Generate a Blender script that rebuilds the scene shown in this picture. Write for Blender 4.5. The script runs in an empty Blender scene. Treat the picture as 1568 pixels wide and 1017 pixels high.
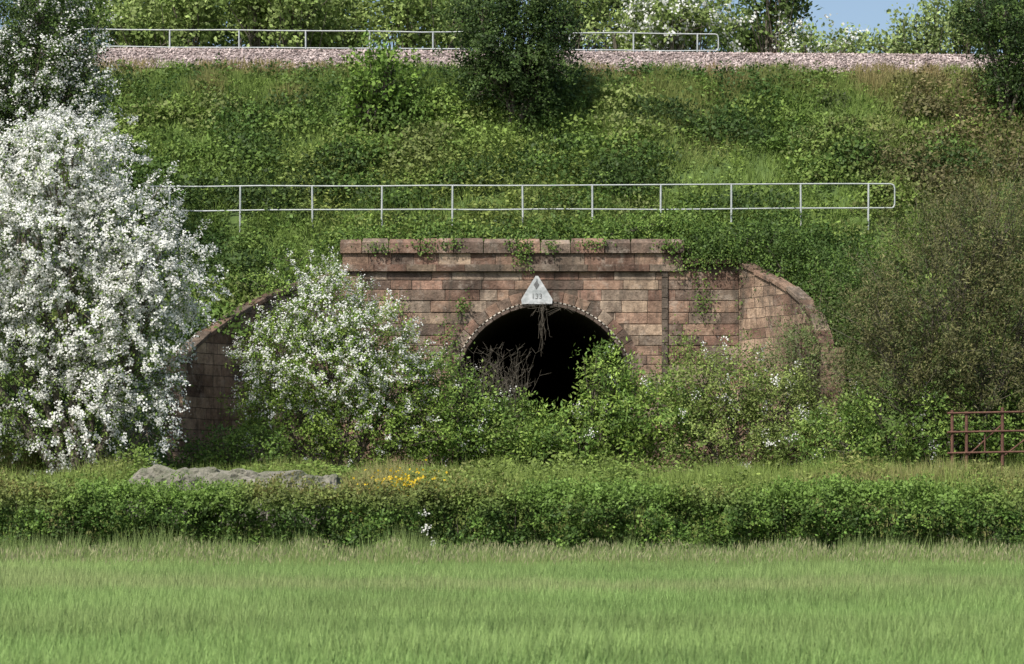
import bpy, math, numpy as np, bmesh
from mathutils import Vector
rng=np.random.default_rng(7)
CAMY=-80.0; CZ=2.0; F=3833.0; HV=740.0
scene=bpy.context.scene
def site(u,v,d):
    return ((u-784.0)/F*d, CAMY+d, CZ+(HV-v)/F*d)
# ---------------------------------------------------------------- noise
_tab=rng.random((256,256))
def vnoise(x,y,s,seed=0):
    x=np.asarray(x,float)/s+seed*17.3+500; y=np.asarray(y,float)/s+seed*31.7+500
    xi=np.floor(x).astype(int); yi=np.floor(y).astype(int)
    fx=x-xi; fy=y-yi; fx=fx*fx*(3-2*fx); fy=fy*fy*(3-2*fy)
    a=_tab[xi%256,yi%256]; b=_tab[(xi+1)%256,yi%256]; c=_tab[xi%256,(yi+1)%256]; d=_tab[(xi+1)%256,(yi+1)%256]
    return (a*(1-fx)+b*fx)*(1-fy)+(c*(1-fx)+d*fx)*fy
def sstep(a,b,x):
    t=np.clip((x-a)/(b-a),0,1); return t*t*(3-2*t)
# ---------------------------------------------------------------- terrain height
XL0,XR0=-5.45,7.25
def grade(x): return -0.0075*np.clip(x,-40,40)
def xl(y): return XL0+np.minimum(y,0)*0.70
def xr(y): return XR0-np.minimum(y,0)*0.58
def height(x,y):
    x=np.asarray(x,float); y=np.asarray(y,float)
    base=1.65*sstep(-19.3,-13.0,y)
    sl=np.where(y<0.5,8.9+0.62*(y-0.5),8.9+0.735*(y-0.5))
    top=17.3+0*y
    emb=np.minimum(sl,top)
    back=17.3-0.6*(y-22.0)
    emb=np.where(y>22,np.maximum(back,6.0),emb)
    emb=emb+grade(x)*sstep(4,12,y)
    emb=emb+((vnoise(x,y,2.5,1)-0.5)*0.6+(vnoise(x,y,.9,4)-0.5)*0.28)*sstep(11.6,10.0,y)*sstep(0.5,2.0,np.abs(y-0.3))
    out=np.maximum(xl(y)-x, x-xr(y))
    t=sstep(0.35,1.0,out)
    inside=(y<0.4)
    e=np.maximum(emb,base)
    h=np.where(inside, base*(1-t)+e*t, e)
    return h+(vnoise(x,y,4,2)-0.5)*0.25*sstep(-20,-17,y)*sstep(0,-1,y)
# ---------------------------------------------------------------- materials
def newmat(name):
    m=bpy.data.materials.new(name); m.use_nodes=True; nt=m.node_tree; nt.nodes.clear()
    o=nt.nodes.new('ShaderNodeOutputMaterial'); return m,nt,o
def N(nt,t,**k):
    n=nt.nodes.new(t)
    for a,b in k.items(): setattr(n,a,b)
    return n
def leaf_material(name,trans=0.3,rough=0.55):
    m,nt,o=newmat(name)
    at=N(nt,'ShaderNodeAttribute'); at.attribute_name='col'
    p=N(nt,'ShaderNodeBsdfPrincipled'); p.inputs['Roughness'].default_value=rough
    p.inputs['Specular IOR Level'].default_value=0.2
    tr=N(nt,'ShaderNodeBsdfTranslucent'); mx=N(nt,'ShaderNodeMixShader'); mx.inputs[0].default_value=trans
    nt.links.new(at.outputs['Color'],p.inputs['Base Color'])
    nt.links.new(at.outputs['Color'],tr.inputs['Color'])
    nt.links.new(p.outputs[0],mx.inputs[1]); nt.links.new(tr.outputs[0],mx.inputs[2]); nt.links.new(mx.outputs[0],o.inputs[0])
    return m
M_LEAF=leaf_material('leaf',0.29)
M_GRASS=leaf_material('grass_blade',0.35,0.6)
def noisy_material(name,c1,c2,scale,rough=0.85,bump=0.3,metal=0,c3=None,usecol=False,bdist=0.03):
    m,nt,o=newmat(name)
    g=N(nt,'ShaderNodeNewGeometry')
    n=N(nt,'ShaderNodeTexNoise'); n.inputs['Scale'].default_value=scale; n.inputs['Detail'].default_value=8; n.inputs['Roughness'].default_value=0.65
    nt.links.new(g.outputs['Position'],n.inputs['Vector'])
    r=N(nt,'ShaderNodeValToRGB'); e=r.color_ramp.elements
    e[0].position=0.33; e[0].color=(*c1,1); e[1].position=0.67; e[1].color=(*c2,1)
    if c3: x=e.new(0.5); x.color=(*c3,1)
    nt.links.new(n.outputs['Fac'],r.inputs[0])
    p=N(nt,'ShaderNodeBsdfPrincipled'); p.inputs['Roughness'].default_value=rough; p.inputs['Metallic'].default_value=metal
    p.inputs['Specular IOR Level'].default_value=0.3
    if usecol:
        at=N(nt,'ShaderNodeAttribute'); at.attribute_name='col'
        mx=N(nt,'ShaderNodeMix',data_type='RGBA',blend_type='MULTIPLY'); mx.inputs[0].default_value=1
        nt.links.new(r.outputs[0],mx.inputs[6]); nt.links.new(at.outputs['Color'],mx.inputs[7]); nt.links.new(mx.outputs[2],p.inputs['Base Color'])
    else: nt.links.new(r.outputs[0],p.inputs['Base Color'])
    n2=N(nt,'ShaderNodeTexNoise'); n2.inputs['Scale'].default_value=scale*4; n2.inputs['Detail'].default_value=6
    nt.links.new(g.outputs['Position'],n2.inputs['Vector'])
    b=N(nt,'ShaderNodeBump'); b.inputs['Strength'].default_value=bump; b.inputs['Distance'].default_value=bdist
    nt.links.new(n2.outputs['Fac'],b.inputs['Height']); nt.links.new(b.outputs[0],p.inputs['Normal'])
    nt.links.new(p.outputs[0],o.inputs[0]); return m
M_GROUND=noisy_material('ground_turf',(0.05,0.085,0.025),(0.12,0.17,0.045),0.8,0.95,0.6,bdist=0.1,c3=(0.08,0.125,0.032))
M_BARK=noisy_material('bark',(0.07,0.06,0.045),(0.19,0.165,0.13),6,0.9,0.6)
M_STEEL=noisy_material('galvanised_steel',(0.34,0.37,0.37),(0.52,0.54,0.53),5,0.5,0.05,0.2)
M_RUST=noisy_material('rusty_metal',(0.075,0.038,0.028),(0.17,0.085,0.06),9,0.85,0.3)
M_RAILR=noisy_material('rail_steel',(0.10,0.05,0.03),(0.17,0.09,0.06),5,0.7,0.2)
M_DARK=noisy_material('tunnel_shade_brick',(0.02,0.016,0.013),(0.06,0.045,0.035),2.5,0.95,0.5)  # near-black brick: the shade inside the tunnel is put into its colour
M_CONC=noisy_material('weathered_rubble',(0.09,0.11,0.06),(0.27,0.25,0.21),2.2,0.95,0.9,c3=(0.17,0.165,0.125),bdist=.1)
M_BALL=noisy_material('ballast',(0.18,0.14,0.13),(0.38,0.32,0.30),9,0.95,0.9,bdist=0.06)
M_GRAV=noisy_material('ballast_stone',(0.25,0.20,0.188),(0.47,0.41,0.39),2,0.95,0.2,usecol=True)
M_WHITE=noisy_material('white_sign_paint',(0.30,0.32,0.32),(0.58,0.59,0.59),5,0.6,0.05)
M_BLACK=noisy_material('black_sign_paint',(0.06,0.06,0.06),(0.2,0.2,0.2),8,0.6,0.05)
M_SLEEP=noisy_material('sleeper_concrete',(0.25,0.23,0.2),(0.36,0.33,0.3),4,0.9,0.2)
def wall_material(name,percol=False):
    m,nt,o=newmat(name)
    g=N(nt,'ShaderNodeNewGeometry')
    if percol:
        br=N(nt,'ShaderNodeAttribute'); br.attribute_name='col'
    else:
        uv=N(nt,'ShaderNodeUVMap')
        nd=N(nt,'ShaderNodeTexNoise'); nd.inputs['Scale'].default_value=2.2; nd.inputs['Detail'].default_value=4
        nt.links.new(uv.outputs[0],nd.inputs['Vector'])
        vm=N(nt,'ShaderNodeVectorMath',operation='MULTIPLY_ADD'); vm.inputs[1].default_value=(0.10,0.07,0)
        nt.links.new(nd.outputs['Color'],vm.inputs[0]); nt.links.new(uv.outputs[0],vm.inputs[2])
        br=N(nt,'ShaderNodeTexBrick'); br.offset=.43; br.squash=0.65; br.squash_frequency=3; br.offset_frequency=2
        for k,v in (('Scale',1),('Brick Width',.95),('Row Height',.33),('Mortar Size',.014),('Mortar Smooth',.6)): br.inputs[k].default_value=v
        br.inputs['Color1'].default_value=(0.18,0.12,0.092,1); br.inputs['Color2'].default_value=(0.40,0.30,0.225,1)
        br.inputs['Mortar'].default_value=(0.12,0.094,0.076,1)
        nt.links.new(vm.outputs[0],br.inputs['Vector'])
    n0=N(nt,'ShaderNodeTexNoise'); n0.inputs['Scale'].default_value=3.4; n0.inputs['Detail'].default_value=9; n0.inputs['Roughness'].default_value=0.75
    nt.links.new(g.outputs['Position'],n0.inputs['Vector'])
    r0=N(nt,'ShaderNodeValToRGB'); e=r0.color_ramp.elements; e[0].position=0.34; e[0].color=(0.55,0.53,0.52,1); e[1].position=0.66; e[1].color=(1.4,1.38,1.34,1)
    nt.links.new(n0.outputs['Fac'],r0.inputs[0])
    mx0=N(nt,'ShaderNodeMix',data_type='RGBA',blend_type='MULTIPLY'); mx0.inputs[0].default_value=1
    nt.links.new(br.outputs['Color'],mx0.inputs[6]); nt.links.new(r0.outputs[0],mx0.inputs[7])
    n1=N(nt,'ShaderNodeTexNoise'); n1.inputs['Scale'].default_value=0.5; n1.inputs['Detail'].default_value=9; n1.inputs['Roughness'].default_value=0.72
    nt.links.new(g.outputs['Position'],n1.inputs['Vector'])
    r1=N(nt,'ShaderNodeValToRGB'); e=r1.color_ramp.elements; e[0].position=0.40; e[0].color=(0.5,0.48,0.47,1); e[1].position=0.56; e[1].color=(1.15,1.12,1.08,1)
    nt.links.new(n1.outputs['Fac'],r1.inputs[0])
    mx=N(nt,'ShaderNodeMix',data_type='RGBA',blend_type='MULTIPLY'); mx.inputs[0].default_value=1
    nt.links.new(mx0.outputs[2],mx.inputs[6]); nt.links.new(r1.outputs[0],mx.inputs[7])
    mp=N(nt,'ShaderNodeMapping'); mp.inputs['Scale'].default_value=(1.9,1.9,0.35); nt.links.new(g.outputs['Position'],mp.inputs[0])
    n2=N(nt,'ShaderNodeTexNoise'); n2.inputs['Scale'].default_value=1.0; n2.inputs['Detail'].default_value=9; n2.inputs['Roughness'].default_value=0.75
    nt.links.new(mp.outputs[0],n2.inputs['Vector'])
    r2=N(nt,'ShaderNodeValToRGB'); e=r2.color_ramp.elements; e[0].position=0.50; e[0].color=(0,0,0,1); e[1].position=0.64; e[1].color=(0.8,0.8,0.8,1)
    nt.links.new(n2.outputs['Fac'],r2.inputs[0])
    mx2=N(nt,'ShaderNodeMix',data_type='RGBA'); mx2.inputs[7].default_value=(0.085,0.073,0.058,1)
    nt.links.new(r2.outputs[0],mx2.inputs[0]); nt.links.new(mx.outputs[2],mx2.inputs[6])
    n3=N(nt,'ShaderNodeTexNoise'); n3.inputs['Scale'].default_value=1.6; n3.inputs['Detail'].default_value=10; n3.inputs['Roughness'].default_value=0.8
    nt.links.new(g.outputs['Position'],n3.inputs['Vector'])
    r3=N(nt,'ShaderNodeValToRGB'); e=r3.color_ramp.elements; e[0].position=0.53; e[0].color=(0,0,0,1); e[1].position=0.68; e[1].color=(0.7,0.7,0.7,1)
    nt.links.new(n3.outputs['Fac'],r3.inputs[0])
    mx3=N(nt,'ShaderNodeMix',data_type='RGBA'); mx3.inputs[7].default_value=(0.43,0.365,0.30,1)
    nt.links.new(r3.outputs[0],mx3.inputs[0]); nt.links.new(mx2.outputs[2],mx3.inputs[6])
    p=N(nt,'ShaderNodeBsdfPrincipled'); p.inputs['Roughness'].default_value=0.92; p.inputs['Specular IOR Level'].default_value=0.2
    nt.links.new(mx3.outputs[2],p.inputs['Base Color'])
    b2=N(nt,'ShaderNodeBump'); b2.inputs['Strength'].default_value=0.9; b2.inputs['Distance'].default_value=0.1
    nt.links.new(n0.outputs['Fac'],b2.inputs['Height'])
    if not percol:
        b1=N(nt,'ShaderNodeBump',invert=True); b1.inputs['Strength'].default_value=0.9; b1.inputs['Distance'].default_value=0.04
        nt.links.new(br.outputs['Fac'],b1.inputs['Height']); nt.links.new(b1.outputs[0],b2.inputs['Normal'])
    nt.links.new(b2.outputs[0],p.inputs['Normal'])
    nt.links.new(p.outputs[0],o.inputs[0]); return m
M_WALL=wall_material('coursed_sandstone')
M_BLOCK=wall_material('sandstone_block',True)
# ---------------------------------------------------------------- mesh helpers
def link(ob,parent=None):
    scene.collection.objects.link(ob)
    if parent: ob.parent=parent
    return ob
def empty(name):
    e=bpy.data.objects.new(name,None); return link(e)
def np_mesh(name,V,faces,col,mat,parent=None,smooth=False):
    me=bpy.data.meshes.new(name); M,k=faces.shape
    me.vertices.add(len(V)); me.vertices.foreach_set('co',np.ascontiguousarray(V,dtype=np.float32).ravel())
    me.loops.add(M*k); me.polygons.add(M)
    me.loops.foreach_set('vertex_index',faces.astype(np.int32).ravel())
    me.polygons.foreach_set('loop_start',np.arange(0,M*k,k,dtype=np.int32))
    me.update(calc_edges=True)
    if col is not None:
        a=me.attributes.new('col','FLOAT_COLOR','FACE')
        c=np.ones((M,4),np.float32); c[:,:3]=col; a.data.foreach_set('color',c.ravel())
    me.polygons.foreach_set('use_smooth',np.full(M,smooth))
    me.materials.append(mat); me.validate()
    return link(bpy.data.objects.new(name,me),parent)
def norm(a): return a/np.maximum(np.linalg.norm(a,axis=1,keepdims=True),1e-9)
GAIN=np.array([1.62,1.58,1.28])
class Leaves:
    def __init__(s): s.P=[];s.D=[];s.Nn=[];s.L=[];s.W=[];s.C=[]
    def add(s,P,D,Nn,L,W,C,gain=True):
        n=len(P); s.P.append(P); s.D.append(norm(D)); s.Nn.append(Nn); s.L.append(np.broadcast_to(L,n)); s.W.append(np.broadcast_to(W,n))
        C=np.asarray(C,float)
        if gain: C=C*GAIN
        s.C.append(np.clip(C,0.004,0.85))
    def build(s,name,mat,parent=None):
        P=np.vstack(s.P);D=np.vstack(s.D);Nn=np.vstack(s.Nn);L=np.concatenate(s.L)[:,None];W=np.concatenate(s.W)[:,None];C=np.vstack(s.C)
        S=norm(np.cross(D,Nn)+1e-6); n=len(P)
        V=np.empty((n,4,3)); V[:,0]=P; V[:,1]=P+D*L*0.45+S*W*0.5; V[:,2]=P+D*L; V[:,3]=P+D*L*0.45-S*W*0.5
        return np_mesh(name,V.reshape(-1,3),np.arange(n*4).reshape(n,4),C,mat,parent)
def tubes(name,segs,mat,parent=None,k=6):
    A=np.array([s[0] for s in segs],float);B=np.array([s[1] for s in segs],float)
    ra=np.array([s[2] for s in segs])[:,None,None]; rb=np.array([s[3] for s in segs])[:,None,None]
    D=norm(B-A); ref=np.where(np.abs(D[:,2:3])>0.9,np.array([[1.,0,0]]),np.array([[0,0,1.]]))
    S=norm(np.cross(D,ref)); T=np.cross(D,S)
    th=np.arange(k)/k*2*np.pi
    ring=S[:,None,:]*np.cos(th)[None,:,None]+T[:,None,:]*np.sin(th)[None,:,None]
    n=len(A); V=np.concatenate([A[:,None,:]+ring*ra,B[:,None,:]+ring*rb],axis=1)
    f=[]
    for i in range(k): f.append([i,(i+1)%k,k+(i+1)%k,k+i])
    f=np.array(f)[None]+ (np.arange(n)*2*k)[:,None,None]
    return np_mesh(name,V.reshape(-1,3),f.reshape(-1,4),None,mat,parent,smooth=True)
class Boxes:
    def __init__(s): s.V=[];s.F=[];s.C=[]
    def hexa(s,c8,col=(1,1,1)):
        o=len(s.V); s.V+= [tuple(c) for c in c8]
        for f in ((0,1,2,3),(7,6,5,4),(0,4,5,1),(1,5,6,2),(2,6,7,3),(3,7,4,0)):
            s.F.append(tuple(o+i for i in f)); s.C.append(col)
    def box(s,x0,x1,y0,y1,z0,z1,col=(1,1,1)):
        s.hexa([(x0,y0,z0),(x0,y1,z0),(x1,y1,z0),(x1,y0,z0),(x0,y0,z1),(x0,y1,z1),(x1,y1,z1),(x1,y0,z1)],col)
    def build(s,name,mat,parent=None,bevel=0):
        ob=np_mesh(name,np.array(s.V),np.array(s.F),np.array(s.C),mat,parent)
        if bevel:
            m=ob.modifiers.new('b','BEVEL'); m.width=bevel; m.segments=2; m.limit_method='ANGLE'
        return ob
# ---------------------------------------------------------------- ground
gx=np.concatenate([[-900,-400,-200,-120,-80,-60,-45,-36],np.arange(-30,30.01,0.3),[36,45,60,80,120,200,400,900]])
gy=np.concatenate([[-300,-150,-90,-60,-45,-35,-28,-24],np.arange(-21,0.11,0.3),[0.35],np.arange(0.75,24,0.35),[26,30,35,45,60,90,150,300,900]])
gy=np.unique(gy)
X,Y=np.meshgrid(gx,gy); Z=height(X,Y)
V=np.stack([X,Y,Z],-1).reshape(-1,3); nx=len(gx); ny=len(gy)
I,J=np.meshgrid(np.arange(nx-1),np.arange(ny-1)); q=(J*nx+I).ravel()
Fc=np.stack([q,q+1,q+1+nx,q+nx],1)
cx=(gx[I]+gx[I+1]).ravel()/2; y1=gy[J+1].ravel(); y0=gy[J].ravel()
drop=(cx>XL0+0.6)&(cx<XR0-0.6)&(y1>0.36)&(y0<0.74)
np_mesh('ground',V,Fc[~drop],None,M_GROUND,smooth=True)
# ---------------------------------------------------------------- bridge portal
AX,AZ,RI=1.0,4.84,2.84; RO=RI+.09
portal=empty('railway_bridge_portal')
TOPZ=9.0
xs=np.unique(np.concatenate([np.linspace(XL0,AX-RI,12),AX-RI*np.cos(np.linspace(0,np.pi,49)),np.linspace(AX+RI,XR0,14)]))
def lower(x):
    dx=abs(x-AX); return AZ+math.sqrt(max(RI*RI-dx*dx,0)) if dx<RI-1e-4 else 0.8
Vv=[];Ff=[];CC=[]
for i in range(len(xs)-1):
    a,b=xs[i],xs[i+1]; m=(a+b)/2
    if abs(m-AX)<RI: la,lb=(AZ if abs(a-AX)>=RI-1e-4 else lower(a)),(AZ if abs(b-AX)>=RI-1e-4 else lower(b))
    else: la=lb=0.8
    o=len(Vv); Vv+=[(a,.012,la),(b,.012,lb),(b,.012,TOPZ),(a,.012,TOPZ)]; Ff.append((o,o+1,o+2,o+3)); CC.append((.16,.125,.10))
np_mesh('mortar_bed',np.array(Vv),np.array(Ff),np.array(CC),M_BLOCK,portal)
SP=np.array([(.33,.225,.17),(.42,.325,.245),(.24,.158,.122),(.31,.25,.20),(.15,.112,.092),(.37,.26,.195),(.28,.18,.14),(.36,.29,.23),(.20,.15,.12)])
def sc(lo=.7,hi=1.2): return tuple(SP[rng.integers(0,len(SP))]*rng.uniform(lo,hi))
bx=Boxes(); z=.85
while z<8.75:
    h=rng.uniform(.29,.40); z2=min(z+h,8.76)
    if 8.76-z2<.16: z2=8.76
    x=-4.75+rng.uniform(-.5,0)
    while x<XR0:
        w=rng.uniform(.5,1.5); e=min(x+w,XR0-.003)
        if XR0-e<.25: e=XR0-.003
        a,b=max(x,-4.72),e
        RR=RO+.25; lim=0; zr=max(z,AZ)
        if z<AZ+RR and zr-AZ<RR: lim=math.sqrt(RR*RR-(zr-AZ)**2)
        segsx=[]
        if lim>0:
            if a<AX-lim: segsx.append((a,min(b,AX-lim)))
            if b>AX+lim: segsx.append((max(a,AX+lim),b))
        else: segsx=[(a,b)]
        for (p,r_) in segsx:
            if r_-p>.04:
                y_=-.004-rng.random()**2*.03; j=rng.uniform(-.008,.008,4)
                bx.hexa([(p+.007,y_,z+.009+j[0]),(p+.007,.2,z+.008),(r_-.007,.2,z+.008),(r_-.007,y_,z+.009+j[1]),(p+.007,y_,z2-.009+j[2]),(p+.007,.2,z2-.008),(r_-.007,.2,z2-.008),(r_-.007,y_,z2-.009+j[3])],sc())
        x=e
        if e>=XR0-.01: break
    z=z2
    if z2>=8.76: break
bx.build('face_stones',M_BLOCK,portal,0.018)
def rc(a=.75,b=1.25):
    return tuple(np.array(sc(a,b))*.95)
def wing(name,pts,side):
    P=[]
    for i in range(len(pts)-1):
        for t in np.linspace(0,1,6)[:-1]:
            a,b=pts[i],pts[i+1]; P.append(tuple(a[k]*(1-t)+b[k]*t for k in range(3)))
    P.append(pts[-1])
    P=np.array(P)
    for _ in range(3):
        Q=P.copy(); Q[1:-1]=P[:-2]*.25+P[1:-1]*.5+P[2:]*.25; P=Q
    Vw=[];Fw=[];U=[];s=20*side
    for i in range(len(P)-1):
        a,b=P[i],P[i+1]; L=math.hypot(b[0]-a[0],b[1]-a[1]); o=len(Vw)
        Vw+= [(a[0],a[1],0.3),(b[0],b[1],0.3),(b[0],b[1],b[2]),(a[0],a[1],a[2])]; Fw.append((o,o+1,o+2,o+3)); U+=[(s,0.3),(s+L,0.3),(s+L,b[2]),(s,a[2])]; s+=L
    a=P[-1]; o=len(Vw); ex=a[0]+side*0.7
    Vw+=[(a[0],a[1],0.3),(ex,a[1]+0.05,0.3),(ex,a[1]+0.05,a[2]),(a[0],a[1],a[2])]; Fw.append((o,o+1,o+2,o+3)); U+=[(s,0.3),(s+.7,0.3),(s+.7,a[2]),(s,a[2])]
    me=bpy.data.meshes.new(name); me.from_pydata(Vw,[],Fw); l=me.uv_layers.new(name='UVMap'); l.data.foreach_set('uv',np.array(U,np.float32).ravel()); me.materials.append(M_WALL); link(bpy.data.objects.new(name,me),portal)
    bx=Boxes(); step=3
    idx=list(range(0,len(P)-1,step))+[len(P)-1]
    for i0,i1 in zip(idx[:-1],idx[1:]):
        a,b=P[i0],P[i1]; d=np.array([b[0]-a[0],b[1]-a[1]]); d/=np.linalg.norm(d); n=np.array([d[1],-d[0]])
        if n[1]>0 : n=-n
        g=0.012; a2=a+np.array([d[0],d[1],0])*g; b2=b-np.array([d[0],d[1],0])*g
        f=0.07; w=0.4; j=rng.uniform(-.03,.03)
        def c(p,off,z): return (p[0]+n[0]*off,p[1]+n[1]*off,z+j)
        bx.hexa([c(a2,f,a2[2]-.02),c(a2,-w,a2[2]-.02),c(b2,-w,b2[2]-.02),c(b2,f,b2[2]-.02),c(a2,f,a2[2]+.13),c(a2,-w,a2[2]+.15),c(b2,-w,b2[2]+.15),c(b2,f,b2[2]+.13)],rc(.45,.9))
    bx.build(name+'_coping',M_BLOCK,portal,0.02)
def wp(u,v,y): x,yy,z=site(u,v,y+80); return (x,yy,z-0.13)
wing('wing_wall_west',[(XL0,0,8.62),wp(440,440,-1.5),wp(370,474,-3.1),wp(320,508,-4.6),wp(280,545,-6.0)],-1)
wing('wing_wall_east',[(XR0,0,8.95),wp(1172,419,-1.2),wp(1215,445,-2.4),wp(1245,478,-3.6),wp(1258,525,-4.6)],1)
bx=Boxes(); x=-5.5; PX1=5.5
while x<PX1:
    w=rng.uniform(.85,1.15); e=min(x+w,PX1)
    bx.box(x+.008,e-.008,-.14-rng.uniform(0,.02),.5,8.765,8.98,rc(.45,.8)); x=e
x=-5.42
while x<PX1-.05:
    w=rng.uniform(.7,1.1); e=min(x+w,PX1-.05)
    bx.box(x+.006,e-.006,-.03-rng.uniform(0,.02),.45,8.983,9.34,rc(.65,1.1)); x=e
x=-5.5
while x<PX1:
    w=rng.uniform(.7,1.15); e=min(x+w,PX1)
    dz=rng.uniform(-.03,.03); y0=-.12-rng.uniform(0,.04); c=rc(.8,1.35); z1=9.345;z2=9.66+dz
    if e-x>.25:
        bx.box(x+.012,e-.012,y0,.5,z1,z2,c)
        bx.hexa([(x+.012,y0,z2+.002),(x+.012,.5,z2+.002),(e-.012,.5,z2+.002),(e-.012,y0,z2+.002),(x+.04,y0+.13,z2+.14),(x+.04,.4,z2+.14),(e-.04,.4,z2+.14),(e-.04,y0+.13,z2+.14)],c)
    x=e
x=PX1+.01
while x<XR0+.1:
    w=rng.uniform(.7,1.0); e=min(x+w,XR0+.12); bx.box(x+.008,e-.008,-.14,.5,8.99,9.16,rc(.5,.9)); x=e
bx.build('parapet_stones',M_BLOCK,portal,0.035)
bx=Boxes(); z=0.9
while z<8.7:
    h=rng.uniform(.29,.38); e=min(z+h,8.755)
    bx.box(-5.47,-4.93-rng.uniform(0,.2)+.2,-.06-rng.uniform(0,.012),.0,z+.006,e-.006,rc(.7,1.2))
    z=e
bx.build('pilaster',M_BLOCK,portal,0.015)
bx=Boxes(); z=3.4
while z<8.7:
    e=min(z+rng.uniform(.29,.38),8.755); bx.box(4.78,4.98,-.085-rng.uniform(0,.015),.0,z+.006,e-.006,tuple(np.array([.13,.108,.09])*rng.uniform(.7,1.2))); z=e
bx.build('buttress_strip',M_BLOCK,portal,0.015)
bx=Boxes(); n=29
def q(r,a,y): return (AX+r*math.cos(a),y,AZ+r*math.sin(a))
for i in range(n):
    a0=math.pi*i/n+.004; a1=math.pi*(i+1)/n-.004; y0=-.055-rng.uniform(0,.012); c=tuple(np.array([.13,.10,.085])*rng.uniform(.6,1.2))  # thin inner ring, coloured dark to stand for the shaded intrados
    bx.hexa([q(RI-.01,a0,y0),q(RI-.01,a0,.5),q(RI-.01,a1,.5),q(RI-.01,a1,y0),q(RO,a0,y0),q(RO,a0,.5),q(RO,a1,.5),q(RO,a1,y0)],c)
n=60
for i in range(n):
    if rng.random()<.08: continue
    a0=math.pi*i/n+.010; a1=math.pi*(i+1)/n-.010; c=tuple(np.array([.75,.71,.64])*rng.uniform(.55,1.2))
    bx.hexa([q(RO+.004,a0,-.07),q(RO+.004,a0,.3),q(RO+.004,a1,.3),q(RO+.004,a1,-.07),q(RO+.048,a0,-.07),q(RO+.048,a0,.3),q(RO+.048,a1,.3),q(RO+.048,a1,-.07)],c)
n=23
for i in range(n):
    a0=math.pi*i/n+.0025; a1=math.pi*(i+1)/n-.0025; c=rc(.75,1.1); ro=RO+.37+rng.uniform(-.03,.03); yy=-.032-rng.uniform(0,.012)
    bx.hexa([q(RO+.053,a0,yy),q(RO+.053,a0,.3),q(RO+.053,a1,.3),q(RO+.053,a1,yy),q(ro,a0,yy),q(ro,a0,.3),q(ro,a1,.3),q(ro,a1,yy)],c)
z=.9
while z<AZ-.02:
    e=min(z+.3,AZ)
    for sx in (-1,1):
        xa,xb=sorted((AX+sx*(RI-.01),AX+sx*(RO+.24))); bx.box(xa,xb,-.05,.5,z+.006,e-.006,rc(.6,1.0))
    z=e
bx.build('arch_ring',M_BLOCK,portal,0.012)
Vb=[];Fb=[]; prof=[(AX-RI,.6)]+[(AX-RI*math.cos(t),AZ+RI*math.sin(t)) for t in np.linspace(0,math.pi,40)]+[(AX+RI,.6)]
for yy in (.05,4,12,26):
    for (px,pz) in prof: Vb.append((px,yy,pz))
m=len(prof)
for r in range(3):
    for i in range(m-1): Fb.append((r*m+i,r*m+i+1,(r+1)*m+i+1,(r+1)*m+i))
o=3*m; Fb.append(tuple(range(o,o+m)))  # end cap added to keep the bore dark, no daylight from behind
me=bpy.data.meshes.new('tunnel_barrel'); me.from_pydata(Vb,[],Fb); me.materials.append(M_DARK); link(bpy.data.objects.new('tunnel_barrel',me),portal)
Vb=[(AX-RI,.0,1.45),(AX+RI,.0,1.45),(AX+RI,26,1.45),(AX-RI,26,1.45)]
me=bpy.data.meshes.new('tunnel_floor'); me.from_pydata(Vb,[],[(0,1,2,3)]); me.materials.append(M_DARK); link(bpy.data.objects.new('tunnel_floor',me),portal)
# ---------------------------------------------------------------- bridge number sign
sg=empty('bridge_number_sign')
def W0(u,v): x,_,z=site(u,v,80); return x,z
pts=[W0(798,459),W0(799,466),W0(845,466),W0(846,459),W0(824,423),W0(820,423)]
Vs=[(x,-.125,z) for x,z in pts]+[(x,-.09,z) for x,z in pts]; k=len(pts)
me=bpy.data.meshes.new('plate'); me.from_pydata(Vs,[],[tuple(range(k)),tuple(range(2*k-1,k-1,-1))]+[(i,(i+1)%k,(i+1)%k+k,i+k) for i in range(k)]); me.materials.append(M_WHITE); link(bpy.data.objects.new('plate',me),sg)
dp=[W0(821.5,430),W0(826,437),W0(821.5,444),W0(817,437)]
me=bpy.data.meshes.new('diamond'); me.from_pydata([(x,-.129,z) for x,z in dp],[],[(0,1,2,3)]); me.materials.append(M_BLACK); link(bpy.data.objects.new('diamond',me),sg)
cu=bpy.data.curves.new('number','FONT'); cu.body='133'; cu.size=.24; cu.align_x='CENTER'; cu.extrude=.001; cu.materials.append(M_BLACK)
t=bpy.data.objects.new('number',cu); x,z=W0(822,458); t.location=(x,-.130,z); t.rotation_euler=(math.pi/2,0,0); link(t,sg)
# ---------------------------------------------------------------- railings
def railing(name,y,zt,zm,us,d,x0,x1,r=.025):
    e=empty(name); segs=[]
    gz=lambda x: float(grade(x)) if y>10 else 0.0035*x
    for u in us:
        x=(u-784)/F*d; lean=rng.uniform(-.03,.03); g=float(height(x,y))-.3
        segs.append(((x+lean,y,g),(x,y,zt+gz(x)),.033,.033))
    for zz in (zt,zm):
        k=14; X_=np.linspace(x0+.12,x1-.12,k); jz=rng.normal(0,.012,k)
        for i in range(k-1): a,b=X_[i],X_[i+1]; segs.append(((a,y,zz+gz(a)+jz[i]),(b,y,zz+gz(b)+jz[i+1]),r,r))
    for xe,s in ((x0,1),(x1,-1)):
        g0=gz(xe); c=[(xe+s*.12,y,zt+g0),(xe+s*.03,y,zt+g0-.04),(xe,y,zt+g0-.14),(xe,y,zm+g0+.14),(xe+s*.03,y,zm+g0+.04),(xe+s*.12,y,zm+g0)]
        for a,b in zip(c[:-1],c[1:]): segs.append((a,b,r,r))
    tubes('rails_and_posts',segs,M_STEEL,e,8)
    return e
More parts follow.
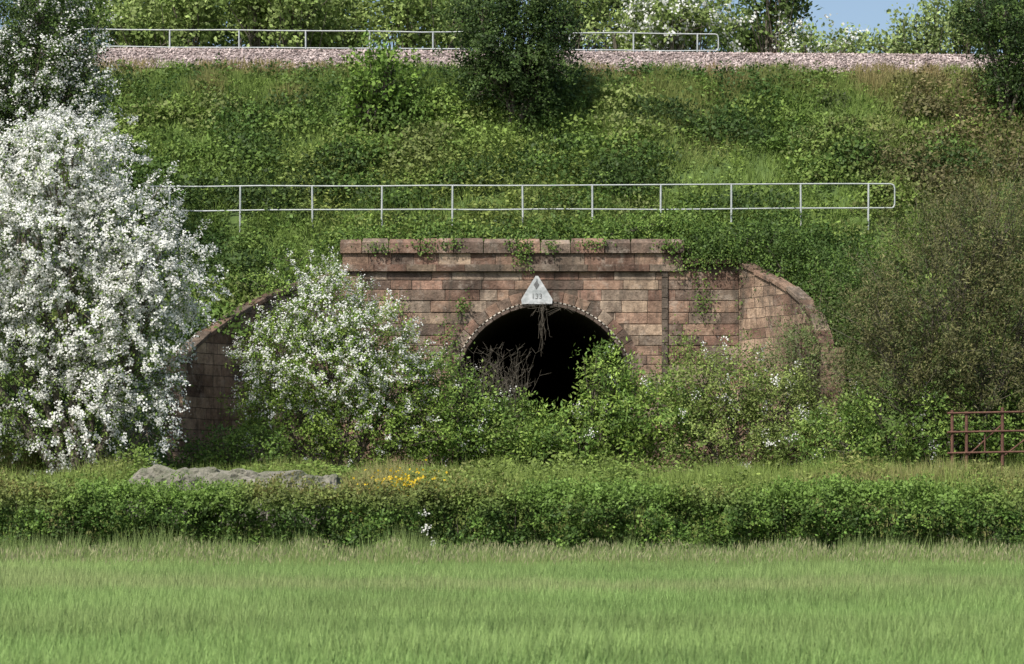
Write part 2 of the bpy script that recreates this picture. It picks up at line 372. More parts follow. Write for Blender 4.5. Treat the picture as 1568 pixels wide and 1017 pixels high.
d=82.2; railing('metal_railing',2.2,CZ+(HV-284)/F*d,CZ+(HV-321)/F*d,[260,368,478,585,693,800,907,1012,1120,1226,1330],d,(218-784)/F*d,(1370-784)/F*d)
d=97.5; railing('metal_railing',17.5,CZ+(HV-50)/F*d,CZ+(HV-76)/F*d,[158,260,366,468,566,663,765,872,970,1068],d,(118-784)/F*d,(1100-784)/F*d,.026)
# ---------------------------------------------------------------- railway
def strip(name,prof,mat,x0=-120,x1=120,n=120,parent=None,jit=0):
    Xs=np.linspace(x0,x1,n); Vt=[];Ft=[]; k=len(prof)
    for x in Xs:
        for (yy,zz) in prof: Vt.append((x,yy+(rng.uniform(-jit,jit)),zz+float(grade(x))+rng.uniform(-jit,jit)*.3))
    for i in range(n-1):
        for j in range(k-1): Ft.append((i*k+j,(i+1)*k+j,(i+1)*k+j+1,i*k+j+1))
    me=bpy.data.meshes.new(name); me.from_pydata(Vt,[],Ft); me.materials.append(mat); return link(bpy.data.objects.new(name,me),parent)
rw=empty('railway_track')
bp=[(11.6,17.1),(12.0,17.38),(12.9,17.98),(13.2,18.02),(17.0,18.02),(17.8,17.5),(18.3,17.1)]
strip('ballast_bed',bp,M_BALL,-60,60,400,rw,.04)
for yy in (13.75,15.2):
    strip('rail_head',[(yy-.07,18.02),(yy-.07,18.04),(yy-.01,18.06),(yy-.01,18.14),(yy-.035,18.15),(yy-.035,18.19),(yy+.035,18.19),(yy+.035,18.15),(yy+.01,18.14),(yy+.01,18.06),(yy+.07,18.04),(yy+.07,18.02)],M_RAILR,parent=rw)
bx=Boxes()
for x in np.arange(-40,40,.65): g=float(grade(x)); bx.box(x-.12,x+.12,13.2,15.75,17.92+g,18.055+g)
bx.build('sleepers',M_SLEEP,rw,.01)
n=24000; sx=rng.uniform(-22,22,n); sy=11.6+rng.random(n)**1.1*2.0; sz=np.interp(sy,[b[0] for b in bp],[b[1] for b in bp])+grade(sx)
r=rng.uniform(.022,.07,n); C=np.stack([sx,sy,sz+r*.4],1)
base=np.array([[1,0,0],[-1,0,0],[0,1,0],[0,-1,0],[0,0,1],[0,0,-1]],float)
Vg=C[:,None,:]+base[None]*r[:,None,None]*rng.uniform(.6,1.3,(n,6,1))+rng.normal(0,.01,(n,6,3))
ff=np.array([[0,2,4],[2,1,4],[1,3,4],[3,0,4],[2,0,5],[1,2,5],[3,1,5],[0,3,5]])[None]+(np.arange(n)*6)[:,None,None]
colg=np.repeat(np.clip(rng.normal(1,.36,(n,1)),.3,1.7)*np.array([[1,.97,.96]]),8,0)
np_mesh('ballast_stones',Vg.reshape(-1,3),ff.reshape(-1,3),colg,M_GRAV,rw)
# ---------------------------------------------------------------- vegetation
def rs(n): return norm(rng.normal(size=(n,3)))
def pal(cols,n):
    cols=np.array(cols); i=rng.integers(0,len(cols),n); return cols[i]
def bush(name,base,lobes,dens=10,spray=.45,spr=.11,nl=20,leaf=(.085,.05),cols=((.07,.12,.025),),fl=0,flp=0,petal=.045,flcol=(.82,.82,.78),droop=0,up=0,trunk=.12,d=74,parent=None,inner=.5,twig=.012,twigs=20,build=True,nup=.6,rag=.15,fspr=.62):
    e=parent or empty(name); Lv=Leaves(); segs=[]
    LB=[]
    for l in lobes:
        u,v,ru,rv=l[:4]; dd=l[4] if len(l)>4 and l[4] else d; x,y,z=site(u,v,dd); k=dd/F
        LB.append((np.array([x,y,z]),np.array([ru*k,(ru+rv)*.5*k,rv*k]),l[5] if len(l)>5 and l[5] is not None else flp))
    bx_,by_=base; bz=float(height(bx_,by_))-.2; B=np.array([bx_,by_,bz])
    for (c,R,fp) in LB:
        area=4*math.pi*((R[0]*R[1])**1.6/3+(R[0]*R[2])**1.6/3+(R[1]*R[2])**1.6/3)**(1/1.6)
        n=int(area*dens); dirs=rs(n); rr=1-(rng.random(n)**1.3)*inner; rr*=1+rag*rng.normal(size=n)
        lump=.74+.52*vnoise(dirs[:,0]*3+c[0],dirs[:,2]*3+dirs[:,1]*2+c[2],.8,3)
        P=c+dirs*R*(rr*lump)[:,None]
        keep=P[:,2]>height(P[:,0],P[:,1])+.05
        for (c2,R2,_) in LB:
            if c2 is c: continue
            keep&=np.linalg.norm((P-c2)/R2,axis=1)>.55
        keep&=~((P[:,1]>-.25)&(P[:,1]<.6)&(P[:,2]<9)&(P[:,0]>XL0)&(P[:,0]<XR0))
        P=P[keep]; dirs=dirs[keep]; n=len(P)
        if n==0: continue
        O=norm(dirs/R); sd=norm(O+.7*rs(n)+np.array([0,0,up-droop]))
        Ls=spray*rng.uniform(.6,1.4,n)
        cc=pal(cols,n)*rng.uniform(.68,1.38,(n,1)); isf=rng.random(n)<fp*(0.55+.9*vnoise(P[:,0],P[:,2],.9,5))
        id_=np.repeat(np.arange(n),nl); m=len(id_); t=rng.random(m)
        p=P[id_]+sd[id_]*(t*Ls[id_])[:,None]+rng.normal(size=(m,3))*spr
        Dd=sd[id_]*.6+rs(m); Nn=O[id_]*.9+rs(m)*.7+np.array([0,-.15,nup])
        s=rng.uniform(.6,1.3,m)
        Lv.add(p,Dd,Nn,leaf[0]*s,leaf[1]*s,cc[id_]*rng.uniform(.7,1.3,(m,1)))
        if fl:
            w=np.where(isf)[0]
            if len(w):
                id_=np.repeat(w,fl); m=len(id_)
                knots=rng.integers(0,6,m)/5.0
                p=P[id_]+sd[id_]*((knots*.8+.15)*Ls[id_]*1.15)[:,None]+np.array([0,0,spr*.45])+O[id_]*spr*.8+rng.normal(size=(m,3))*spr*fspr
                Nn=O[id_]+np.array([0,-.2,.7])+rs(m)*.4; Dd=rs(m)
                s=rng.uniform(.7,1.3,m)
                Lv.add(p,Dd,Nn,petal*s,petal*s*.95,np.array(flcol)*rng.uniform(.88,1.03,(m,1)),gain=False)
        j=rng.choice(n,min(n,twigs),replace=False)
        k1=B+(c-B)*.4+rng.normal(size=3)*.2*np.array([1,1,.3])
        for q_ in j:
            st=c+(k1-c)*rng.uniform(0,.9); mid=(st+P[q_])/2+np.array([rng.normal()*.1,rng.normal()*.1,.12])*R.mean()
            segs.append((st,mid,twig*2,twig*1.4)); segs.append((mid,P[q_]+sd[q_]*Ls[q_]*.6,twig*1.4,twig*.5))
        segs.append((B+rng.normal(size=3)*np.array([.12,.12,0])*trunk*6,k1,trunk,trunk*.7)); segs.append((k1,c,trunk*.7,trunk*.3))
    if build:
        Lv.build('crown_foliage',M_LEAF,e); tubes('trunk_and_limbs',segs,M_BARK,e)
    return Lv,segs
G_HAW=((.085,.135,.04),(.12,.17,.05),(.07,.11,.03))
G_MID=((.09,.15,.038),(.065,.115,.03),(.125,.18,.05))
G_DARK=((.028,.05,.017),(.042,.072,.022),(.02,.038,.014))
d=69; x,y,_=site(120,700,d)
bush('flowering_hawthorn_tree',(x,y),[(85,270,105,85,None,1.2),(50,380,140,110,None,1.3),(190,350,80,75,None,1.3),(240,425,76,78,None,1.25),(130,480,140,90,None,1.0),(205,550,78,95,None,.75),(115,640,115,80,None,.42),(20,590,90,100,None,.22),(-110,420,130,170,None,.8),(225,650,45,50,None,.4),(110,225,70,45,None,1.2),(20,500,90,60,None,.6)],
 dens=11,spray=.42,spr=.10,nl=10,fl=38,petal=.064,leaf=(.09,.055),cols=G_HAW,d=d,droop=.45,trunk=.16,fspr=.52)
d=77; x,y,_=site(20,300,d)
bush('hawthorn_tree',(x,y),[(40,115,105,75,None,.6),(30,40,90,60,None,.2),(100,145,68,52,None,.95),(-80,120,110,130,None,.3),(20,200,90,60,None,.5),(60,-10,70,50,None,.1),(115,60,40,45,None,.35)],
 dens=11,spray=.42,nl=24,fl=24,petal=.065,leaf=(.1,.06),cols=((.045,.075,.023),(.028,.05,.016),(.06,.10,.028)),d=d,trunk=.14,droop=.2)
d=74; x,y,_=site(510,740,d)
bush('flowering_hawthorn_bush',(x,y),[(495,478,66,60,None,.8),(565,530,78,70,None,.75),(430,555,65,75,None,.7),(500,570,115,80,None,.7),(600,592,68,60,None,.65),(440,650,85,55,None,.15),(560,660,110,50,None,.15),(640,660,70,45,None,.1)],
 dens=12,spray=.36,spr=.09,nl=24,fl=26,petal=.055,leaf=(.085,.055),cols=((.11,.17,.04),(.085,.14,.032),(.14,.20,.05)),d=d,droop=-.1,trunk=.08,fspr=.5)
def B_(name,base,lobes,**k):
    dd=k.get('d',75); x,y,_=site(base,740,dd); bush(name,(x,y),lobes,**k)
B_('hazel_bush',340,[(350,695,45,28),(300,705,45,25),(390,690,50,32)],d=71.5,dens=12,nl=24,leaf=(.10,.06),cols=((.06,.105,.028),(.09,.145,.035)),trunk=.04,spray=.35)
B_('elder_bush',720,[(700,630,62,55),(770,660,80,42),(690,670,80,45),(668,580,32,40)],d=75,dens=12,nl=24,leaf=(.11,.06),cols=G_MID,fl=26,flp=.05,petal=.05,trunk=.05,up=.4,spray=.45)
B_('elder_bush',900,[(880,675,90,42),(950,635,55,55),(935,590,28,38),(1000,640,85,55),(915,560,14,26),(830,700,100,38)],d=75,dens=12,nl=24,leaf=(.13,.06),cols=G_MID+((.15,.22,.055),),fl=26,flp=.03,petal=.05,trunk=.05,up=.5,spray=.45)
B_('elder_bush',1110,[(1065,600,58,58),(1120,600,72,62),(1190,630,75,58),(1110,670,140,50),(1230,680,100,45)],d=75,dens=11,nl=24,leaf=(.10,.05),cols=((.12,.16,.052),(.09,.13,.042),(.145,.185,.065)),fl=30,flp=.05,petal=.06,trunk=.05,up=.4,spray=.5)
B_('willow_shrub',1260,[(1235,550,58,70),(1290,590,75,75),(1205,585,48,48)],d=76.2,dens=11,nl=24,leaf=(.10,.03),cols=((.09,.12,.055),(.07,.10,.04),(.11,.13,.065)),trunk=.05,up=.6,spray=.6,twigs=10)
B_('willow_shrub',1440,[(1430,470,115,120),(1530,360,85,90),(1380,570,105,75),(1520,560,110,100),(1600,450,110,150),(1470,390,80,75),(1350,500,70,60)],d=70,dens=12,nl=28,leaf=(.11,.03),cols=((.085,.085,.044),(.066,.074,.036),(.105,.105,.053),(.05,.074,.027)),trunk=.07,up=.9,spray=.75,spr=.09,twigs=60,twig=.008,inner=.55,rag=.2)
B_('hazel_bush',1400,[(1350,650,90,50),(1440,650,90,45),(1530,650,90,40),(1300,680,80,45)],d=70,dens=11,nl=24,leaf=(.11,.06),cols=G_MID,fl=22,flp=.05,petal=.05,trunk=.05,spray=.45)
B_('bramble_thicket',1150,[(1150,378,110,24,80.9),(1215,408,55,34,79.5),(1285,430,60,50,78.5),(1085,388,50,18,80.8),(1330,480,60,65,77),(1285,520,45,55,76.5)],d=80,dens=13,nl=24,leaf=(.10,.06),cols=((.034,.06,.018),(.047,.085,.023),(.07,.115,.03)),trunk=.03,spray=.4,twigs=8)
B_('bramble_thicket',450,[(455,405,75,22,80.6),(395,440,40,20,78.5),(560,372,50,12,81),(640,378,60,12,81.2),(980,352,80,14,81.3)],d=80,dens=12,nl=22,leaf=(.09,.05),cols=G_MID,trunk=.03,spray=.3,spr=.08,twigs=8)
B_('holly_tree',785,[(785,60,80,62),(765,115,70,42),(830,100,55,38),(735,25,50,48),(810,155,36,26),(810,-5,60,55),(850,45,35,30)],d=88,dens=11,nl=26,leaf=(.12,.07),cols=G_DARK+((.055,.09,.03),),trunk=.12,spray=.5,inner=.7,rag=.22)
B_('young_sycamore_tree',575,[(580,130,34,45),(560,165,30,28),(600,110,22,30),(545,135,18,20)],d=88,dens=9,nl=16,leaf=(.17,.11),cols=((.11,.175,.04),(.085,.145,.035)),trunk=.04,spray=.5,up=.7,rag=.3)
B_('roadside_tree',1540,[(1540,30,70,42),(1600,60,90,90),(1505,10,40,28),(1590,120,50,40),(1545,130,40,30)],d=88,dens=10,nl=26,leaf=(.12,.07),cols=G_DARK+((.06,.10,.03),),trunk=.1,spray=.5)
def mounds(Lv,x,y,R,k,leaf,cols,sq=.85):
    n=len(x); z=height(x,y); id_=np.repeat(np.arange(n),(k*R*R/.5).astype(int)+10); m=len(id_)
    dr=rs(m); dr[:,2]=np.abs(dr[:,2]); rr=(1-.35*rng.random(m)**1.5)*(.7+.6*vnoise(dr[:,0]*2+x[id_]*3,dr[:,1]*2+dr[:,2]*2+y[id_]*3,.6,71))
    P=np.stack([x,y,z-.05],1)[id_]+dr*(R[id_]*rr)[:,None]*np.array([1.2,1.0,sq])
    s=rng.uniform(.6,1.4,m)
    Lv.add(P,dr*.4+rs(m),dr+rs(m)*.6+np.array([0,-.1,.3]),leaf[0]*s,leaf[1]*s,cols[id_]*rng.uniform(.65,1.35,(m,1)))
P_=np.array(((.032,.056,.018),(.048,.086,.024),(.07,.12,.032),(.095,.152,.04),(.125,.182,.05),(.125,.155,.06)))
Lv=Leaves()
n=2000; x=rng.uniform(-22,22,n); y=rng.uniform(-9,10.8,n)
k_=~((x>XL0-1)&(x<XR0+1)&(y<1.5))&(np.maximum(xl(y)-x,x-xr(y))>np.where(y<.8,1.3,-99))&(vnoise(x,y,2.6,72)>.26); x=x[k_];y=y[k_]; n=len(x)
R=(.28+.95*rng.random(n)**1.6)*np.where(np.abs(y-1.7)<1.6,.5,1)*np.where(y>9.3,.6,1)
ci=vnoise(x,y,1.8,73)
c=P_[np.clip((ci*7-1.1+rng.normal(0,1.1,n)),0,5).astype(int)]*rng.uniform(.75,1.2,(n,1))
br=(sstep(9.5,15,x)*sstep(0,3,y)*.65*(rng.random(n)<.7))[:,None]; c=c*(1-br)+np.array([.105,.08,.055])*br
mounds(Lv,x,y,R,190,(.145,.09),c)
n=110; x=rng.uniform(-6,9.4,n); y=rng.uniform(1.1,2.0,n); mounds(Lv,x,y,rng.uniform(.4,1.0,n),240,(.12,.07),P_[rng.integers(1,5,n)]*.95,1.1)
Lv.build('embankment_scrub',M_LEAF)
# distant woodland
wood=empty('distant_trees'); LL=Leaves(); SS=[]
def far(u,v,ru,rv,dd,cols,fp=0,dens=3.0,nl=26,spray=.9,inner=.9,lf=(.22,.14),**k):
    x,y,_=site(u,v,dd); lo=[(u,v,ru,rv,dd)]
    for _ in range(4):
        lo.append((u+rng.normal()*ru*.6,v+rng.normal()*rv*.5,ru*rng.uniform(.4,.65),rv*rng.uniform(.4,.7),dd+rng.uniform(-2,2)))
    a,b=bush('x',(x,y),lo,dens=dens,nl=nl,leaf=lf,cols=cols,fl=26 if fp else 0,flp=fp,petal=.13,spray=spray,spr=.2,d=dd,parent=wood,trunk=.14,twigs=10,twig=.025,inner=inner,up=.3,build=False)
    for f in ('P','D','Nn','L','W','C'): getattr(LL,f).extend(getattr(a,f))
    SS.extend(b)
FA=((.14,.19,.07),(.105,.15,.05),(.17,.22,.09)); FB=((.065,.10,.033),(.05,.082,.026),(.09,.135,.045)); FC=((.18,.23,.11),(.15,.20,.09))
for (u,v,ru,rv,dd,c,fp) in [(110,20,65,70,112,FB,0),(190,25,70,65,116,FA,0),(240,30,60,60,120,FB,0),(290,15,65,80,112,FA,0),(370,35,60,50,118,FB,0),(440,5,65,80,112,FA,0),(490,30,50,60,120,FB,0),(540,20,60,65,115,FA,0),(630,15,60,75,112,FA,0),(700,35,50,50,118,FB,0),(860,25,45,50,116,FA,0),(930,-10,50,55,118,FB,0),(1060,35,78,50,110,FA,.7),(1000,50,50,30,112,FA,.3),(1180,-5,38,50,112,FB,0),(1150,62,60,32,115,FB,0),(1240,86,35,22,110,FA,.9),(1300,88,50,24,120,FC,0),(1400,72,50,30,118,FC,0),(1465,45,38,45,120,FC,0),(1540,10,60,70,116,FA,0)]:
    far(u,v,ru,rv,dd,c,fp)
for u in (905,930,948,510,735,325):
    x,y,_=site(u,0,114); g=float(height(x,y)); SS.append(((x,y,g),(x+rng.uniform(-.3,.3),y,g+9),.2,.12)); SS.append(((x,y,g+6),(x+rng.uniform(-1.5,1.5),y,g+10),.1,.05))
LL.build('woodland_foliage',M_LEAF,wood); tubes('woodland_trunks',SS,M_BARK,wood)
# ------------------------------------------- scattered low plants
def scatter(Lv,x,y,rad,h,k,leaf,cols,flat=.5,z0=0):
    n=len(x); z=height(x,y); id_=np.repeat(np.arange(n),k); m=len(id_)
    a=rng.uniform(0,2*np.pi,m); rr=rng.random(m)**.6*rad[id_]; t=rng.random(m)**.8
    shr=np.sqrt(np.clip(1-t*t*.75,0,1))
    off=np.stack([np.cos(a)*rr*shr,np.sin(a)*rr*shr,t*h[id_]+z0],1)
    P=np.stack([x,y,z],1)[id_]+off
    O=np.stack([np.cos(a),np.sin(a),0*a+.2],1)
    D=O+rs(m)*.7; Nn=O*.5+rs(m)*.6+np.array([0,-.25,flat]); s=rng.uniform(.6,1.4,m)
    Lv.add(P,D,Nn,leaf[0]*s,leaf[1]*s,cols[id_]*rng.uniform(.7,1.3,(m,1)))
def blades(Lv,x,y,n_each,h,w,cols,lean=.35,spread=.12):
    n=len(x); id_=np.repeat(np.arange(n),n_each); m=len(id_)
    px=x[id_]+rng.normal(0,spread,m); py=y[id_]+rng.normal(0,spread,m); pz=height(px,py)
    D=np.stack([rng.normal(0,lean,m),rng.normal(0,lean,m),np.ones(m)],1)
    Nn=np.stack([rng.normal(0,.6,m),-np.ones(m),rng.normal(.2,.3,m)],1)
    Lv.add(np.stack([px,py,pz-.02],1),D,Nn,h[id_]*rng.uniform(.6,1.2,m),w,cols[id_]*rng.uniform(.75,1.25,(m,1)))
def okmask(x,y):
    wall=(x>XL0-.3)&(x<XR0+.3)&(y>-.5)&(y<.8)
    o=np.maximum(xl(y)-x,x-xr(y)); edge=(y<.8)&(y>-6.4)&(np.abs(o-.3)<.75)
    return ~(wall|edge)
Lv=Leaves()
n=13000; x=rng.uniform(-22,22,n); y=rng.uniform(-11,11.5,n); k_=okmask(x,y)&~((np.maximum(xl(y)-x,x-xr(y))<0)&(y<.5)); x=x[k_];y=y[k_]
p1=vnoise(x,y,2.2,11); p2=vnoise(x,y,1.0,12); p3=vnoise(x,y,5,13)
brownright=sstep(11.5,16,x+(p1-.5)*5)*sstep(1,4,y)
dens=.35+.65*sstep(.3,.55,p1)
k_=rng.random(len(x))<dens; x,y,p1,p2,p3,brownright=[a[k_] for a in (x,y,p1,p2,p3,brownright)]; n=len(x)
c=np.array([.082,.135,.035])[None]*(1-p2[:,None])+np.array([.12,.17,.047])[None]*p2[:,None]
dk=sstep(.52,.68,p1)[:,None]; c=c*(1-dk)+np.array([.042,.08,.024])*dk
yl=sstep(.6,.8,p3)[:,None]*.6; c=c*(1-yl)+np.array([.155,.18,.06])*yl
br=brownright[:,None]*.75; c=c*(1-br)+np.array([.13,.10,.068])*br
c*=rng.uniform(.65,1.3,(n,1))
h=(.25+.6*p1+.5*rng.random(n)**3)*np.where(y>10.4,.6,1)
scatter(Lv,x,y,rng.uniform(.14,.34,n),h,20,(.13,.075),c,flat=.6)
Lv.build('embankment_weeds',M_LEAF)
Lv=Leaves()
n=11000; x=rng.uniform(-22,22,n); y=np.where(rng.random(n)<.25,rng.uniform(9.6,11.8,n),rng.uniform(-11,11.7,n)); k_=okmask(x,y)&~((np.maximum(xl(y)-x,x-xr(y))<0)&(y<.5)); x=x[k_];y=y[k_]; n=len(x)
qn=vnoise(x,y,1.5,21); dry=np.clip(sstep(9.9,11.3,y+(qn-.5)*3)*.8*sstep(.35,.55,vnoise(x,y*.3,1.8,23))+sstep(.7,.85,vnoise(x,y,3,22))*.35,0,1)[:,None]
c=np.array([.115,.17,.05])*(1-dry)+np.array([.20,.16,.095])*dry; c=c*rng.uniform(.75,1.25,(n,1))
h=.35+.45*qn; h=np.where(y>10.8,h*.6,h)
blades(Lv,x,y,14,h,.026,c,.4,.16)
Lv.build('embankment_grass',M_GRASS)
Lv=Leaves()
n=7500; x=rng.uniform(-21,21,n); y=rng.uniform(-18.6,-1,n); k_=okmask(x,y)&((y<-8)|(np.maximum(xl(y)-x,x-xr(y))<0)); x=x[k_];y=y[k_]; n=len(x)
p1=vnoise(x,y,1.6,31); p2=vnoise(x,y,3,32)
c=np.array([.09,.145,.038])*(1-p2[:,None])+np.array([.14,.18,.055])*p2[:,None]
rd=(sstep(.55,.8,vnoise(x,y,2.2,33))*(y<-13)*.4)[:,None]; c=c*(1-rd)+np.array([.16,.13,.075])*rd
c*=rng.uniform(.7,1.3,(n,1))
scatter(Lv,x,y,rng.uniform(.15,.38,n),.4+1.0*p1*p1,24,(.12,.055),c,flat=.4)
n=8000; x=rng.uniform(-21,21,n); y=rng.uniform(-18.8,-9,n); qn=vnoise(x,y,1.5,34); dry=sstep(.5,.8,vnoise(x,y,2.5,35))[:,None]*.7
c=(np.array([.14,.19,.06])*(1-dry)+np.array([.20,.175,.10])*dry)*rng.uniform(.8,1.2,(n,1))
blades(Lv,x,y,12,.55+.6*qn,.02,c,.3,.2)
Lv.build('rough_meadow_plants',M_LEAF)
Lv=Leaves(); n=420; x=site(612,745,64.5)[0]+rng.normal(0,.5,n); y=-16.2+rng.normal(0,.4,n); P=np.stack([x,y,height(x,y)+rng.uniform(.9,1.35,n)],1)
Lv.add(P,rs(n),rs(n)+np.array([0,-.6,.6]),.08,.07,np.tile([.64,.46,.03],(n,1)),gain=False)
P2=P.copy(); P2[:,2]-=.9; Lv.add(P2,np.tile([0,0,1.],(n,1)),rs(n),.9,.015,np.tile([.1,.16,.04],(n,1)))
Lv.build('yellow_wildflowers',M_LEAF)
# hedge
hd=empty('hedge'); Lv=Leaves()
hn=lambda x: 1.48+.32*vnoise(x,x*0,1.9,41)+.22*vnoise(x,x*0,.45,42)
n=8200; x=rng.uniform(-21,21,n); H=hn(x)
face=rng.random(n)
yy=np.where(face<.58,-20.6-rng.random(n)*.25,np.where(face<.66,-19.35+rng.random(n)*.2,rng.uniform(-20.7,-19.3,n)))
zz=np.where(face<.66,rng.random(n)*H,H-.12*rng.random(n))
lump=(vnoise(x,zz,.65,43)-.5)+(vnoise(x,zz*.5,2.2,47)-.5)*.6
yy+=np.where(face<.58,-lump*1.1-(zz-.9)*.15,0)
k=26; id_=np.repeat(np.arange(n),k); m=len(id_)
sdv=rs(n)*np.array([1,.8,1]); tt=rng.random(m)
P=np.stack([x,yy,zz],1)[id_]+sdv[id_]*(tt*.35)[:,None]+rng.normal(size=(m,3))*np.array([.07,.07,.06]); P[:,2]=np.abs(P[:,2])
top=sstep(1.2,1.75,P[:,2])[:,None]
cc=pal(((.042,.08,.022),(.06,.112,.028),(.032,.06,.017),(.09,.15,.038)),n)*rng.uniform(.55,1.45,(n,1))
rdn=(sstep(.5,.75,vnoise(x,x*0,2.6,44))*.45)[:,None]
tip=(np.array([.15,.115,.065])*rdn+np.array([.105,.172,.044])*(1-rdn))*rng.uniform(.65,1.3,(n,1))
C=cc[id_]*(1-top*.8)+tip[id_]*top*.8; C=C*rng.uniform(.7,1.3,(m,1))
out=np.where((face<.58)[id_][:,None],np.array([[0,-1.,.4]]),np.array([[0,-.3,1.]]))
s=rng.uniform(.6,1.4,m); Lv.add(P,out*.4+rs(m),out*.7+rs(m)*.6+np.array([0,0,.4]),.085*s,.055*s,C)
n=2800; x=rng.uniform(-21,21,n); id_=np.repeat(np.arange(n),12); m=len(id_); t=rng.random(m); Hs=rng.uniform(.1,.55,n)*(.5+vnoise(x,x*0,.9,46))
ys=rng.uniform(-20.8,-19.4,n)
P=np.stack([x[id_]+rng.normal(0,.03,m),ys[id_]+rng.normal(0,.03,m),hn(x)[id_]-.1+t*Hs[id_]],1)
rdn=(sstep(.45,.72,vnoise(x,x*0,2.6,44))*.6)[:,None]; tip=(np.array([.17,.115,.068])*rdn+np.array([.11,.178,.046])*(1-rdn))*rng.uniform(.65,1.3,(n,1))
Lv.add(P,rs(m)+np.array([0,0,.8]),rs(m)+np.array([0,-.5,.3]),.075,.038,tip[id_])
for (u,v) in ((651,787),(655,806),(650,812),(663,832)):
    px,_,pz=site(u,v,59.0); m=18; P=np.array([px,-21.1,pz])+rng.normal(size=(m,3))*np.array([.06,.05,.05]); Lv.add(P,rs(m),rs(m)*.5+np.array([0,-1,.5]),.05,.045,np.tile([.7,.7,.65],(m,1)),gain=False)
Lv.build('hedge_foliage',M_LEAF,hd)
segs=[]
for _ in range(700):
    a=rng.uniform(-21,21); b=rng.uniform(-20.4,-19.6); segs.append(((a,b,-.05),(a+rng.normal(0,.25),b+rng.normal(0,.25),1.5),.018,.006))
tubes('hedge_stems',segs,M_BARK,hd,4)
# ------------------------------------------- field grass
Lv=Leaves()
n=230000; dd=24+36.2*rng.random(n)**.75; wd=dd*.21+1.5; x=rng.uniform(-1,1,n)*wd; y=CAMY+dd
qn=vnoise(x,y,3.5,51); q2=vnoise(x*.35,y,1.2,52); q3=vnoise(x*.3,y*1.0,5,53)
c=np.array([.130,.205,.078])*(1-qn[:,None])+np.array([.175,.245,.105])*qn[:,None]
c=c*(.78+.4*q2[:,None]); dr=(sstep(.5,.85,q3)*.4)[:,None]; c=c*(1-dr)+np.array([.22,.22,.14])*dr
h=rng.uniform(.18,.40,n)*(.8+.4*qn)*(.8+.4*vnoise(x,y,.5,57))
Dd=np.stack([rng.normal(.08,.3,n),rng.normal(0,.28,n),np.ones(n)],1)
Nn=np.stack([rng.normal(0,.5,n),-np.ones(n),rng.normal(.5,.3,n)],1)
Lv.add(np.stack([x,y,0*x-.01],1),Dd,Nn,h,.0125,c*rng.uniform(.62,1.35,(n,1)))
n=20000; x=rng.uniform(-15,15,n); y=-21.2-rng.random(n)**1.6*2.5; tall=.28+.6*vnoise(x,y,.3,54)*vnoise(x,x*0,1.1,55)*1.6+.18*rng.random(n)
Dd=np.stack([rng.normal(.08,.18,n),rng.normal(0,.16,n),np.ones(n)],1)
Lv.add(np.stack([x,y,0*x],1),Dd,rs(n)+np.array([0,-1,.3]),tall*rng.uniform(.6,1.1,n),.013,np.array([.155,.21,.09])*rng.uniform(.65,1.3,(n,1)))
n=7000; x=rng.uniform(-15,15,n); y=-21.2-rng.random(n)**1.8*6.0; hh=rng.uniform(.35,.8,n)*(.6+.6*vnoise(x,x*0,.5,58))
Lv.add(np.stack([x,y,0*x],1),np.tile([0.02,0,1.],(n,1)),np.tile([0,-1.,.1],(n,1)),hh,.007,np.tile([.16,.2,.09],(n,1)))
Lv.add(np.stack([x,y,hh*.8],1),np.stack([rng.normal(.1,.3,n),rng.normal(0,.2,n),np.ones(n)],1),rs(n)+np.array([0,-1,.3]),.13,.022,np.array([.205,.205,.14])*rng.uniform(.7,1.3,(n,1)))
Lv.build('field_grass',M_GRASS)
# ------------------------------------------- ivy on wall and hanging roots
iv=empty('ivy'); Lv=Leaves(); segs=[]
for (u,v,su,sv,k) in [(1078,455,10,18,150),(1062,402,22,10,260),(800,390,9,12,160),(795,372,12,5,120),(708,468,6,9,90),(650,378,10,9,110),(690,520,14,16,160),(1120,395,26,8,260),(845,376,6,8,70),(690,372,12,5,80),(905,372,16,5,100),(1030,375,14,7,150),(1150,470,12,22,110),(1195,440,22,12,250),(610,470,8,10,70),(1040,540,14,22,160),(580,380,14,5,80)]:
    x0,_,z0=site(u,v,79.9); kk=80/F; P=np.stack([x0+rng.normal(0,su*kk,k),-.12-rng.random(k)*.12-(.05 if v<420 else 0),z0+rng.normal(0,sv*kk,k)],1)
    Lv.add(P,rs(k)+np.array([0,-.3,-.6]),rs(k)*.5+np.array([0,-1,.4]),.085,.06,pal(G_MID+((.045,.085,.02),),k)*rng.uniform(.6,1.1,(k,1)))
for j in range(9):
    u=rng.normal(831,4); L=rng.uniform(20,95)*rng.uniform(.5,1); p=np.array(site(u,466,79.85)); p[2]+=rng.uniform(-.1,.1)
    for s_ in range(8):
        q_=p+np.array([rng.normal(0,.03),rng.normal(0,.02),-L*80/F/8]); segs.append((p,q_,.005,.004)); p=q_
        if rng.random()<.5: segs.append((p,p+np.array([rng.normal(0,.08),rng.normal(0,.03),rng.normal(-.05,.06)]),.003,.002))
for j in range(26):
    a=np.array(site(rng.uniform(805,872),rng.uniform(464,474),79.8)); b=a+np.array([rng.normal(0,.3),rng.normal(0,.03),rng.normal(-.1,.1)]); segs.append((a,b,.005,.003))
for j in range(120):
    b0=np.array(site(rng.uniform(685,800),640,75.3))+np.array([0,rng.normal(0,.3),0]); p=b0; h_=rng.uniform(.8,2.1); lx=rng.normal(0,.35)
    for s_ in range(4):
        q_=p+np.array([lx/4+rng.normal(0,.06),rng.normal(0,.05),h_/4]); segs.append((p,q_,.008*(1-s_*.2),.008*(.8-s_*.2))); p=q_
        if s_>0:
            for _ in range(2): segs.append((p,p+np.array([rng.normal(0,.16),rng.normal(0,.1),rng.uniform(.05,.25)]),.004,.002))
